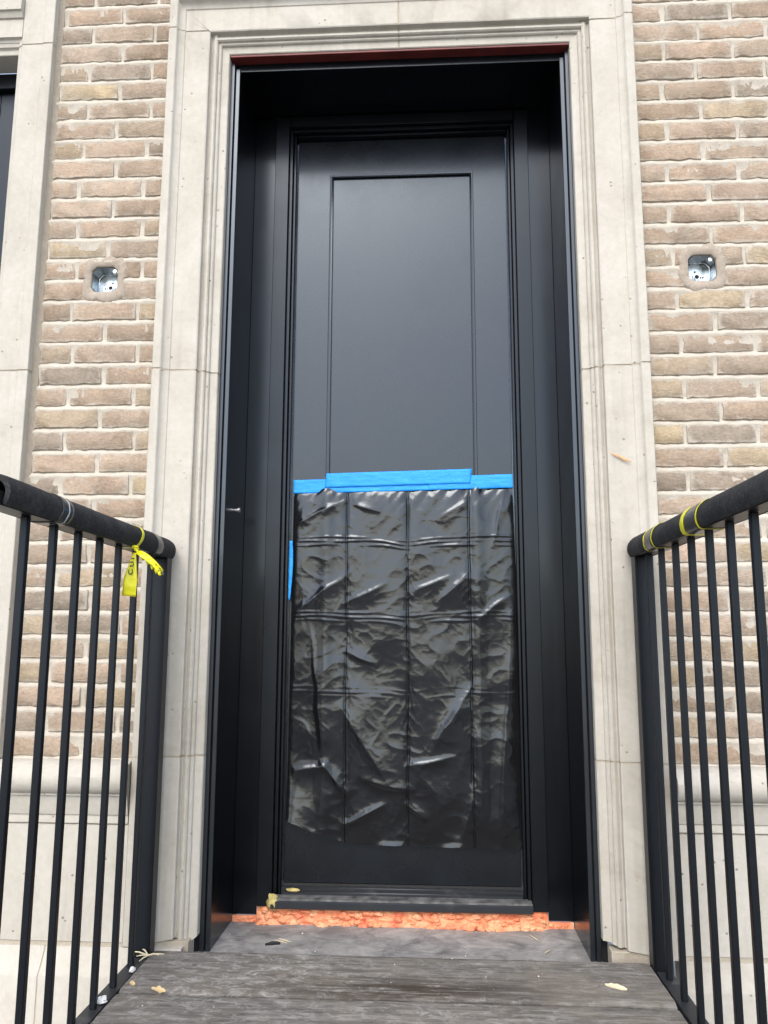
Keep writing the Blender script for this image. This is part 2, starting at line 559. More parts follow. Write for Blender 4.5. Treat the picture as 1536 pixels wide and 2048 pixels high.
# ------------------------------------------------------------------ brick walls
PITCH_Z, Z_TOP = 0.0677, 2.778
B_H, B_L, B_P = 0.0545, 0.1915, 0.2055
rng = random.Random(5)
_bc = {}
def brick_mesh(L, var):
    key = (round(L, 3), var)
    if key in _bc:
        return _bc[key]
    rr = random.Random(hash(key) & 0xffff)
    H = B_H
    nl = max(2, int(L / 0.015))
    out = []
    for i in range(nl):
        out.append((-L / 2 + L * i / nl, -H / 2))
    out.append((L / 2, -H / 2)); out.append((L / 2, 0))
    for i in range(nl):
        out.append((L / 2 - L * i / nl, H / 2))
    out.append((-L / 2, H / 2)); out.append((-L / 2, 0))
    out = [(x + rr.gauss(0, 0.0012), z + rr.gauss(0, 0.0013)) for x, z in out]
    n = len(out)
    verts, faces = [], []
    for x, z in out:
        verts.append((x, 0.055, z))
    for x, z in out:
        verts.append((x, 0.0020 + rr.gauss(0, 0.0006), z))
    for x, z in out:
        s = 0.0018
        verts.append((x - math.copysign(min(s, abs(x)), x), rr.gauss(0, 0.0005), z - math.copysign(min(s, abs(z)), z)))
    for k in (0, 1):
        for i in range(n):
            j = (i + 1) % n
            faces.append((k * n + i, k * n + j, (k + 1) * n + j, (k + 1) * n + i))
    faces.append(tuple(range(2 * n, 3 * n)))
    me = raw('brick', verts, faces, 50)
    me.materials.append(BRICK)
    _bc[key] = me
    return me

def build_wall(label, x0, x1, phase, boxc, seed, zb=0.476, zt=2.95):
    w = thing('brick_wall', label, 'brick wall', loc=((x0 + x1) / 2, 0, zb))
    ox, oz = (x0 + x1) / 2, zb
    rr = random.Random(seed)
    nb = 0
    bx, bz_ = boxc
    hx, hz = 0.057, 0.066
    for c in range(-3, 34):
        zt_c = Z_TOP - c * PITCH_Z - 0.0072
        zc = zt_c - B_H / 2
        off = phase + (0.0 if c % 2 == 0 else B_P / 2) + rr.gauss(0, 0.004)
        k0 = int(math.floor((x0 - off) / B_P)) - 1
        x = off + k0 * B_P
        joints = []
        while x < x1 + B_P:
            joints.append(x + rr.gauss(0, 0.0035)); x += B_P
        for a, b in zip(joints[:-1], joints[1:]):
            jl, jr = rr.uniform(0.004, 0.0085), rr.uniform(0.004, 0.0085)
            l, r_ = max(a + jl, x0 + 0.006), min(b - jr, x1 - 0.006)
            if r_ - l < 0.018:
                continue
            spans = [(l, r_)]
            if abs(zc - bz_) < hz and l < bx + hx and r_ > bx - hx:
                spans = [(l, min(r_, bx - hx)), (max(l, bx + hx), r_)]
            for (l2, r2) in spans:
                if r2 - l2 < 0.014:
                    continue
                L = round((r2 - l2) / 0.004) * 0.004
                me = brick_mesh(L, rr.randrange(6) if L > 0.17 else rr.randrange(2))
                o = link('brick', me, None, w, ((l2 + r2) / 2 - ox, rr.gauss(0.0, 0.0009), zc + rr.gauss(0, 0.0009) - oz))
                o.rotation_euler = (rr.gauss(0, 0.006), rr.gauss(0, 0.0035), rr.gauss(0, 0.004))
                if rr.random() < 0.5:
                    o.rotation_euler.y += math.pi if False else 0
                nb += 1
    # mortar: weathered joints, sunk under each upper brick
    zs = []
    for c in range(-3, 35):
        zj = Z_TOP - c * PITCH_Z
        zs += [(zj + 0.0105, 0.0055), (zj + 0.0070, 0.0050), (zj + 0.003, 0.0030), (zj - 0.003, -0.0004), (zj - 0.0080, -0.0012), (zj - 0.0125, 0.0012), (zj - 0.033, 0.0022)]
    zs = [(z, d) for z, d in zs if zb - 0.012 < z < zt]
    nx = int((x1 - x0) / 0.006)
    verts, faces, hole = [], [], []
    for (z, d) in zs:
        for i in range(nx + 1):
            x = x0 + (x1 - x0) * i / nx
            sl = 0.0011 * nz(x * 40, z * 9, seed) + 0.0009 * nz(x * 130, z * 130, seed + 3)
            verts.append((x - ox, d + sl * 1.4 + 0.0026 * nz(x * 14, z * 40, 9 + seed), z + 0.0036 * nz(x * 32, z * 30, 5 + seed) - oz))
            hole.append(abs(x - bx) < 0.044 and abs(z - bz_) < 0.044)
    for j in range(len(zs) - 1):
        for i in range(nx):
            q = (j * (nx + 1) + i, j * (nx + 1) + i + 1, (j + 1) * (nx + 1) + i + 1, (j + 1) * (nx + 1) + i)
            if not any(hole[k] for k in q):
                faces.append(q)
    link('mortar_bed', raw('mortar_bed', verts, faces, 60), MORTAR, w)
    # patched ring around the electrical box
    n = 110
    verts, faces = [], []
    a8 = 0.0405
    def octo(t):
        c_, s_ = math.cos(t), math.sin(t)
        m = max(abs(c_), abs(s_), (abs(c_) + abs(s_)) / 1.66)
        return a8 / m
    radii = []
    for k in range(n):
        t = 2 * math.pi * k / n
        c_, s_ = abs(math.cos(t)), abs(math.sin(t))
        ro = 1.0 / ((c_ / 0.069) ** 4 + (s_ / 0.0735) ** 4) ** 0.25
        ro *= 1.0 + 0.20 * nz(math.cos(t) * 2.2 + seed, math.sin(t) * 2.2, 4) + 0.06 * nz(k * 0.45, seed, 2) + 0.07 * nz(k * 1.7, seed, 6)
        ri = octo(t) * (1 + 0.03 * nz(math.cos(t) * 5, math.sin(t) * 5, seed))
        for q, (rad, y) in enumerate(((ro, 0.004), (ro * 0.95, -0.0008), ((ro + ri) / 2, -0.0012), (ri * 1.05, -0.0004), (ri, 0.003), (ri, 0.012))):
            verts.append((bx - ox + rad * math.cos(t), y + 0.0016 * nz(rad * 90 * math.cos(t), rad * 90 * math.sin(t), seed), bz_ - oz + rad * math.sin(t)))
    for k in range(n):
        for q in range(5):
            a = k * 6 + q; b = ((k + 1) % n) * 6 + q
            faces.append((a, b, b + 1, a + 1))
    link('mortar_patch', raw('mortar_patch', verts, faces, 60), PATCH, w)
    # solid backing
    bm = bmesh.new()
    add_box(bm, x0 - ox, x1 - ox, 0.06, 0.30, -0.01, zt - oz)
    link('backing', finish(bm, 'backing'), MORTAR, w)
    return w

BOXL, BOXR = (-0.902, 1.900), (0.901, 1.894)
build_wall('narrow tan brick wall between the left window surround and the doorway', -1.096, -0.7265, -0.787, BOXL, 3)
build_wall('wide tan brick wall to the right of the doorway', 0.7265, 1.62, 0.825, BOXR, 11)

# ------------------------------------------------------------------ electrical boxes set in the brick
def elec_box(label, cx, cz, mir, seed):
    b = thing('electrical_box', label, 'electrical box', 'metal junction boxes beside the door', (cx, 0, cz))
    a = 0.0395
    d = 0.052
    k = 0.64
    pts = [(a, -a * k), (a, a * k), (a * k, a), (-a * k, a), (-a, a * k), (-a, -a * k), (-a * k, -a), (a * k, -a)]
    rings = []
    for y, s in ((0.0065, 1.0), (d - 0.005, 1.0), (d - 0.0015, 0.97), (d, 0.92)):
        rings.append([(x * s, y, z * s) for x, z in pts])
    verts = [v for r in rings for v in r]
    faces = []
    for i in range(3):
        for j in range(8):
            q = (j + 1) % 8
            faces.append((i * 8 + j, i * 8 + q, (i + 1) * 8 + q, (i + 1) * 8 + j))
    link('shell', raw('shell', verts, faces, 30), GALV, b)
    # back plate with stamped knockout rings
    bm = bmesh.new()
    bmesh.ops.create_circle(bm, cap_ends=True, radius=0.0385, segments=32, matrix=Matrix.Translation((0, d + 0.0002, 0)) @ Matrix.Rotation(R(90), 4, 'X'))
    link('back_plate', finish(bm, 'back_plate'), GALV, b)
    def disc(name, x, z, r, y, mat, h=0.0012, seg=20):
        bm = bmesh.new()
        bmesh.ops.create_cone(bm, cap_ends=True, segments=seg, radius1=r, radius2=r * 0.92, depth=h, matrix=Matrix.Translation((x, y, z)) @ Matrix.Rotation(R(90), 4, 'X'))
        return link(name, finish(bm, name, 40), mat, b)
    nutx, nutz = mir * 0.004, -0.010
    disc('lock_nut', nutx, nutz, 0.0125, d - 0.004, GALV, 0.006, 6)
    disc('conduit_end', nutx, nutz, 0.0088, d - 0.0085, GALV, 0.004)
    disc('conduit_bore', nutx, nutz, 0.0066, d - 0.0108, DARKHOLE, 0.0012)
    for (hx, hz, hr) in ((mir * 0.006, 0.010, 0.0026), (-mir * 0.010, -0.008, 0.0022), (-mir * 0.017, -0.008, 0.0024)):
        disc('screw_hole', hx, hz, hr, d - 0.0012, DARKHOLE, 0.001, 12)
    disc('knockout', mir * 0.020, 0.006, 0.009, d - 0.0012, GALV, 0.0014)
    disc('screw_ear', 0.027, 0.030, 0.0062, 0.013, STEEL, 0.006)
    box('ear_tab', 0.021, 0.036, 0.015, 0.0185, 0.024, 0.038, GALV, b, 0.001)
    return b
elec_box('galvanised metal junction box sunk in the brick left of the doorway', BOXL[0], BOXL[1], 1, 1)
elec_box('galvanised metal junction box sunk in the brick right of the doorway', BOXR[0], BOXR[1], -1, 2)

# ------------------------------------------------------------------ moulded stone plinths below the brick
BAND = [(0.476, 0.03), (0.476, -0.032), (0.474, -0.044), (0.468, -0.060), (0.457, -0.074), (0.440, -0.083), (0.422, -0.083), (0.405, -0.075), (0.396, -0.064), (0.3935, -0.058), (0.3925, -0.059), (0.3885, -0.059),
        (0.3875, -0.053), (0.378, -0.051), (0.362, -0.048), (0.346, -0.044), (0.336, -0.041), (0.334, -0.037), (0.332, -0.0375), (0.314, -0.0375), (0.3125, -0.036), (0.3125, 0.03)]
BASE = [(0.001, 0.03), (0.001, -0.036), (-0.012, -0.040), (-0.046, -0.060), (-0.056, -0.068), (-0.062, -0.071), (-0.86, -0.071), (-0.86, 0.03)]
def run_x(name, prof, x0, x1, mat, parent, step=0.05, rough=0.0006, seed=0.0):
    n = max(1, int((x1 - x0) / step))
    rings = []
    for i in range(n + 1):
        x = x0 + (x1 - x0) * i / n
        rings.append([(x, y + rough * nz(x * 15, z * 50, seed), z + rough * nz(x * 15, z * 50, seed + 5)) for z, y in prof])
    return link(name, sweep_rings(name, rings), mat, parent)
for label, xs in (('moulded pale stone plinth below the narrow brick wall left of the doorway', (-1.75, -1.12, -0.7275)), ('moulded pale stone plinth below the brick wall right of the doorway', (0.7275, 1.17, 1.62))):
    p = thing('stone_plinth', label, 'stone plinth')
    for i in range(2):
        a, b = xs[i], xs[i + 1]
        sh = 0.004 if i else 0.0
        run_x('band_moulding', BAND, a + sh, b, STONE, p, seed=i)
        run_x('panel_block', [(0.3095, 0.03), (0.3095, -0.031), (0.308, -0.0325), (0.0125, -0.0325), (0.011, -0.031), (0.011, 0.03)], a + sh, b, STONE, p, seed=i + 9)
    xb = [xs[0], (-0.936 if xs[0] < 0 else 0.96), xs[2]]
    for i in range(2):
        run_x('base_block', BASE, xb[i] + (0.004 if i else 0), xb[i + 1] + (0.0 if i == 0 else 0.16 if xs[0] < 0 else 0), STONE, p, seed=i + 17)
    run_x('mortar_joint', [(z_ - 0.001, y_ + 0.0015) for z_, y_ in BASE], xb[1] - 0.003, xb[1] + 0.007, JOINT, p, rough=0.0)
    run_x('mortar_joint', [(0.3125, 0.02), (0.3125, -0.0295), (0.3095, -0.0295), (0.3095, 0.02)], xs[0], xs[2], JOINT, p, rough=0.0)
    run_x('mortar_joint', [(0.0115, 0.02), (0.0115, -0.030), (0.0005, -0.031), (0.0005, 0.02)], xs[0], xs[2], JOINT, p, rough=0.0)

# ------------------------------------------------------------------ left window and its surround
WP = [(0.0, 0.03), (0.0, -0.031), (0.0015, -0.033), (0.031, -0.033), (0.0335, -0.0315), (0.0345, -0.0300), (0.102, -0.0300), (0.1045, -0.0280), (0.1075, -0.0235), (0.1165, -0.0205), (0.1185, -0.0185), (0.1185, 0.075), (0.03, 0.075)]
ws = thing('window_surround', 'pale stone window surround at the left edge of the photo', 'stone surround')
WXR, WXL = -1.1045, -2.45
ZTW = 2.93
for k, (z0, z1) in enumerate(((0.479, 1.598), (1.603, 2.692), (2.697, ZTW))):
    for side in (1, -1):
        rings = []
        n = max(2, int((z1 - z0) / 0.04))
        for i in range(n + 1):
            z = z0 + (z1 - z0) * i / n
            rings.append([((WXR - u) if side == 1 else (WXL + u), y + 0.0006 * nz(u * 60, z * 14, k), z) for u, y in WP])
        link('stone_block', sweep_rings('stone_block', rings), STONE, ws)
for z in (1.6005, 2.6945):
    for side in (1, -1):
        rings = [[((WXR - u) if side == 1 else (WXL + u), y + 0.002, zz) for u, y in WP] for zz in (z - 0.0035, z + 0.0035)]
        link('mortar_joint', sweep_rings('mortar_joint', rings), JOINT, ws)
HP = [(2.677, 0.075), (2.677, -0.004), (2.679, -0.006), (2.694, -0.007), (2.697, -0.010), (2.699, -0.015), (2.710, -0.017), (2.712, -0.0195), (2.719, -0.0205), (2.722, -0.024), (2.7235, -0.0305), (2.788, -0.0305),
      (2.789, -0.036), (2.797, -0.040), (2.806, -0.043), (2.808, -0.050), (2.86, -0.050), (2.86, 0.03)]
run_x('head_block', HP, -1.85, WXR - 0.105, STONE, ws, seed=4)
run_x('head_block', HP, WXL + 0.105, -1.854, STONE, ws, seed=6)
# mortar fillet between the window surround and the brick
ringsf = []
for i in range(70):
    z = 0.478 + (2.94 - 0.478) * i / 69
    w = 0.0035 * nz(0.3, z * 12, 1)
    ringsf.append([(WXR - 0.003, 0.02, z), (WXR - 0.003, -0.010 + w * 0.5, z), (WXR + 0.006, -0.005 + w * 0.6, z), (WXR + 0.0165 + w, 0.001, z), (WXR + 0.0175 + w, 0.02, z)])
link('mortar_fillet', sweep_rings('mortar_fillet', ringsf), mortar_mat('buff_mortar_fillet', (0.27, 0.235, 0.185), (0.36, 0.315, 0.25)), ws)

wi = thing('window', 'dark framed window at the left edge of the photo', 'window')
wx1, wx0, wz0, wz1 = WXR - 0.1185, WXL + 0.1185, 0.479, 2.677
box('frame_jamb', wx1 - 0.055, wx1, 0.075, 0.15, wz0, wz1, FRAMEP, wi, 0.002)
box('frame_jamb', wx0, wx0 + 0.055, 0.075, 0.15, wz0, wz1, FRAMEP, wi, 0.002)
box('frame_head', wx0 + 0.055, wx1 - 0.055, 0.076, 0.149, wz1 - 0.055, wz1, FRAMEP, wi, 0.002)
box('frame_sill', wx0 + 0.055, wx1 - 0.055, 0.076, 0.149, wz0, wz0 + 0.05, FRAMEP, wi, 0.002)
box('sash_stile', wx1 - 0.115, wx1 - 0.057, 0.098, 0.145, wz0 + 0.052, wz1 - 0.057, FRAMEP, wi, 0.002)
box('sash_stile', wx0 + 0.057, wx0 + 0.115, 0.098, 0.145, wz0 + 0.052, wz1 - 0.057, FRAMEP, wi, 0.002)
box('sash_rail', wx0 + 0.115, wx1 - 0.115, 0.099, 0.144, wz1 - 0.117, wz1 - 0.057, FRAMEP, wi, 0.002)
box('sash_rail', wx0 + 0.115, wx1 - 0.115, 0.099, 0.144, wz0 + 0.052, wz0 + 0.13, FRAMEP, wi, 0.002)
box('pane', wx0 + 0.113, wx1 - 0.113, 0.118, 0.126, wz0 + 0.11, wz1 - 0.1, GLASS, wi)

# ------------------------------------------------------------------ red steel lintel, recess lining
lin = box('steel_lintel', -0.5395, 0.5395, 0.0195, 0.060, 2.660, 2.667, LINTEL, None, 0.001)
tag(lin, 'dark red primed steel lintel under the stone head of the doorway', 'lintel')

XR_, YB = 0.5135, 0.300
lining = thing('doorway_lining', 'black metal lining of the deep door recess', 'door lining')
for s in (-1, 1):
    xa, xb = sorted((s * XR_, s * (XR_ + 0.004)))
    box('side_panel', xa, xb, 0.0535, YB + 0.001, -0.045, 2.640, TRIM, lining)
    xa, xb = sorted((s * XR_, s * 0.5265))
    box('front_trim', xa, xb, 0.0490, 0.0530, -0.045, 2.640, FRONTT, lining, 0.0012)
    xa, xb = sorted((s * 0.5285, s * 0.5405))
    box('front_trim', xa, xb, 0.0400, 0.0530, -0.045, 2.657, FRONTT, lining, 0.0015)
    xa, xb = sorted((s * 0.4395, s * XR_))
    box('back_strip', xa, xb, YB, YB + 0.006, -0.016, 2.634, TRIM, lining, 0.001)
box('ceiling_panel', -XR_, XR_, 0.0590, YB + 0.08, 2.634, 2.640, TRIM, lining)
box('head_trim', -0.5265, 0.5265, 0.0540, 0.0585, 2.632, 2.6595, TRIM, lining, 0.0012)
box('wall_core', -0.56, -0.519, 0.056, 0.40, -0.045, 2.75, DARKHOLE, lining)
box('wall_core', 0.519, 0.56, 0.056, 0.40, -0.045, 2.75, DARKHOLE, lining)

# ------------------------------------------------------------------ the door
door = thing('entry_door', 'tall black panelled entry door deep in the recess', 'door')
DX, DY = 0.3665, 0.340
fr = None
for s in (-1, 1):
    xa, xb = sorted((s * 0.391, s * 0.4385))
    jamb = box('frame_jamb', xa, xb, 0.284, 0.37, 0.012, 2.628, FRAMEP, door, 0.0015)
    xa, xb = sorted((s * 0.3795, s * 0.3905))
    box('stop', xa, xb, 0.300, 0.368, 0.032, 2.590, FRAMEP, jamb, 0.0012)
    xa, xb = sorted((s * 0.3690, s * 0.3790))
    box('inner_stop', xa, xb, 0.316, 0.366, 0.034, 2.5785, FRAMEP, jamb, 0.002)
hd = box('frame_head', -0.3905, 0.3905, 0.2845, 0.369, 2.591, 2.629, FRAMEP, door, 0.0015)
box('stop', -0.379, 0.379, 0.301, 0.367, 2.5795, 2.5905, FRAMEP, hd, 0.0012)
box('inner_stop', -0.3685, 0.3685, 0.317, 0.365, 2.570, 2.579, FRAMEP, hd, 0.002)
leaf = box('leaf', -DX, DX, DY, DY + 0.045, 0.066, 2.5690, DOORP, door, 0.0015)
# planted panel moulding: two fine raised lines with a groove each side
PX, PZ0, PZ1 = 0.2515, 0.33, 2.432
def frame_ring(name, prof, hx, z0, z1, mat, parent):
    verts, faces = [], []
    m = len(prof)
    for (sx, sz) in ((-1, 0), (1, 0), (1, 1), (-1, 1)):
        for d, y in prof:
            verts.append((sx * (hx - d), y, (z0 + d) if sz == 0 else (z1 - d)))
    for k in range(4):
        q = (k + 1) % 4
        for i in range(m - 1):
            faces.append((k * m + i, q * m + i, q * m + i + 1, k * m + i + 1))
    return link(name, raw(name, verts, faces, 25), mat, parent)
box('panel', -PX + 0.0145, PX - 0.0145, DY - 0.0015, DY + 0.002, PZ0 + 0.0145, PZ1 - 0.0145, DOORP, leaf)
frame_ring('panel_moulding', [(0.0, DY - 0.0002), (0.0002, DY - 0.0085), (0.0016, DY - 0.0098), (0.0060, DY - 0.0090), (0.0108, DY - 0.0105), (0.0122, DY - 0.0095), (0.0126, DY - 0.0012), (0.0146, DY - 0.0012)], PX, PZ0, PZ1, DOORP, leaf)
box('bottom_sweep', -DX, DX, 0.3365, 0.345, 0.0600, 0.0655, RUBBER, leaf)
# threshold
th = box('threshold', -0.3785, 0.3785, 0.322, 0.39, 0.030, 0.0590, SILLM, door, 0.002)
box('ridge', -0.368, 0.368, 0.3105, 0.3215, 0.030, 0.0495, SILLM, th, 0.003)
verts = []
sp = [(0.3100, 0.030), (0.3100, 0.0335), (0.2660, 0.0335), (0.2630, 0.0310), (0.2625, 0.0135), (0.2660, 0.0105), (0.3100, 0.0105)]
link('sill_nose', sweep_rings('sill_nose', [[(x, y, z) for y, z in sp] for x in (-0.3900, 0.3900)], 20), SILLM, th)

box('sill_top', -0.3890, 0.3890, 0.2670, 0.3090, 0.0340, 0.0400, DUSTY, th)
# ------------------------------------------------------------------ orange foam under the sill
def foam_mesh():
    nx, nt = 420, 34
    verts, faces = [], []
    for i in range(nx + 1):
        x = -0.512 + 1.024 * i / nx
        core = 1.0 if abs(x) < 0.437 else 0.0
        top = 0.0118 if core else -0.019
        front = 0.287 + 0.0115 * min(1.0, max(0.0, (abs(x) - 0.405) / 0.035))
        for j in range(nt + 1):
            t = j / nt
            z = top + (-0.041 - top) * t
            p = Vector((x * 30, 0, z * 38))
            dd, pp = noise.voronoi(p + Vector((nz(x * 20, z * 30, 1) * 0.9, 0, nz(x * 20, z * 30, 5) * 0.9)))
            puff = math.sqrt(max(0.0, 1 - min(1.0, dd[0] * 1.25)))
            prof = math.sin(math.pi * min(1, max(0, 0.12 + 0.80 * t))) ** 0.5
            bul = 0.0125 * puff * prof * (0.55 + 0.45 * nz(x * 6, 0, 3)) + 0.006 * nz(x * 45, z * 90, 2) * prof
            y = front - bul * (1.0 if core else 0.45) - (0.007 + 0.016 * max(0.0, nz(x * 11, 4, 1) + 0.15)) * (t ** 2) * (1.0 if core else 0.3)
            if j == 0:
                y = 0.298 if core else 0.3065
            if j == nt:
                y -= 0.003
            verts.append((x, y, z - (0.004 * max(0, nz(x * 25, 7, 1)) if j > nt - 3 else 0)))
    for i in range(nx):
        for j in range(nt):
            a = i * (nt + 1) + j
            faces.append((a, a + nt + 1, a + nt + 2, a + 1))
    n0 = len(verts)
    # a lump that swelled out onto the floor, and smaller ones
    rr = random.Random(4)
    lumps = [(-0.232, 0.270, -0.034, 0.020, 0.011), (0.205, 0.268, -0.030, 0.017, 0.014), (0.292, 0.268, -0.036, 0.014, 0.009)]
    for _ in range(190):
        rx_ = 0.004 + 0.013 * rr.random() ** 1.6
        zz_ = rr.uniform(-0.040, 0.004)
        lumps.append((rr.uniform(-0.425, 0.425), 0.2855 - 0.007 * rr.random() - 0.010 * rr.random() * (zz_ < -0.028), zz_, rx_, rx_ * rr.uniform(0.35, 0.75)))
    for _ in range(26):
        sg_ = rr.choice((-1, 1))
        lumps.append((sg_ * rr.uniform(0.437, 0.508), 0.2975, rr.uniform(-0.040, -0.026), rr.uniform(0.005, 0.010), rr.uniform(0.003, 0.006)))
    for (cx, cy, cz, rx, rz) in lumps:
        b = len(verts)
        U, V = 18, 12
        for v in range(V + 1):
            ph = math.pi * v / V
            for u in range(U):
                th_ = 2 * math.pi * u / U
                d = Vector((math.sin(ph) * math.cos(th_), math.sin(ph) * math.sin(th_), math.cos(ph)))
                k = 1 + 0.45 * nz(d.x * 1.6 + cx * 50, d.y * 1.6, d.z * 1.6) + 0.2 * nz(d.x * 5 + cx * 50, d.y * 5, d.z * 5)
                verts.append((cx + rx * d.x * k, cy + rx * 0.58 * d.y * k, cz + rz * d.z * k))
        for v in range(V):
            for u in range(U):
                faces.append((b + v * U + u, b + v * U + (u + 1) % U, b + (v + 1) * U + (u + 1) % U, b + (v + 1) * U + u))
    return raw('expanding_foam', verts, faces, 70)
fo = link('expanding_foam', foam_mesh(), FOAM)
tag(fo, 'lumpy orange expanding foam filling the gap under the door sill', 'foam')

def blob(name, c, r, seed, mat, label, cat, U=18, V=12, amp=0.4):
    verts, faces = [], []
    for v in range(V + 1):
        ph = math.pi * v / V
        for u in range(U):
            t = 2 * math.pi * u / U
            d = Vector((math.sin(ph) * math.cos(t), math.sin(ph) * math.sin(t), math.cos(ph)))
            k = 1 + amp * nz(d.x * 1.7 + seed, d.y * 1.7, d.z * 1.7) + amp * 0.4 * nz(d.x * 5, d.y * 5 + seed, d.z * 5)
            verts.append((r[0] * d.x * k, r[1] * d.y * k, r[2] * d.z * k))
    for v in range(V):
        for u in range(U):
            faces.append((v * U + u, v * U + (u + 1) % U, (v + 1) * U + (u + 1) % U, (v + 1) * U + u))
    o = link(name, raw(name, verts, faces, 75), mat, None, c)
    return tag(o, label, cat)
blob('dried_foam_lump', (-0.385, 0.272, 0.030), (0.017, 0.011, 0.023), 2.0, YFOAM, 'heart-shaped lump of dried yellow foam at the left corner of the sill', 'foam lump')
blob('dried_foam_lump', (-0.330, 0.3080, 0.0535), (0.019, 0.006, 0.0055), 7.0, YFOAM, 'flat smear of dried yellow foam on the door threshold', 'foam lump')

# ------------------------------------------------------------------ black plastic sheet and blue tape
PLEAT = [(math.cos(R(a)), math.sin(R(a)), f, am, ph) for a, f, am, ph in ((12, 4.2, 0.0100, 0.3), (-24, 5.3, 0.0080, 0.1), (38, 4.6, 0.0080, 0.7), (68, 5.0, 0.0070, 0.2), (-58, 6.2, 0.0060, 0.5), (24, 10.0, 0.0030, 0.9), (-40, 11.5, 0.0028, 0.4), (82, 12.0, 0.0022, 0.6))]
STRAIN = [(-0.178, 0.572, -0.068, 0.402, 0.030, 0.013), (-0.107, 0.371, 0.018, 0.348, 0.022, 0.013), (-0.325, 0.405, -0.241, 0.418, 0.020, 0.012), (-0.241, 0.418, -0.178, 0.335, 0.020, 0.013),
          (0.215, 0.650, 0.105, 0.480, 0.030, 0.012), (0.345, 0.780, 0.300, 0.170, 0.030, 0.014), (0.230, 0.370, 0.190, 0.205, 0.026, 0.012), (-0.288, 0.805, -0.250, 0.500, 0.026, 0.010),
          (-0.172, 0.765, -0.092, 0.735, 0.018, 0.010), (-0.335, 0.905, -0.185, 1.010, 0.022, 0.009), (-0.165, 0.930, -0.060, 0.985, 0.018, 0.008), (0.040, 0.965, 0.150, 1.010, 0.020, 0.008),
          (0.215, 1.020, 0.130, 0.935, 0.022, 0.009), (-0.340, 1.190, -0.200, 1.255, 0.016, 0.008), (-0.150, 1.245, -0.080, 1.225, 0.014, 0.007), (0.210, 1.255, 0.130, 1.205, 0.018, 0.008),
          (0.330, 1.260, 0.300, 1.130, 0.016, 0.008), (0.030, 0.420, 0.150, 0.445, 0.018, 0.009), (0.020, 0.300, 0.070, 0.260, 0.016, 0.008), (-0.170, 0.250, -0.060, 0.300, 0.018, 0.008), (0.330, 0.940, 0.250, 0.880, 0.018, 0.008)]
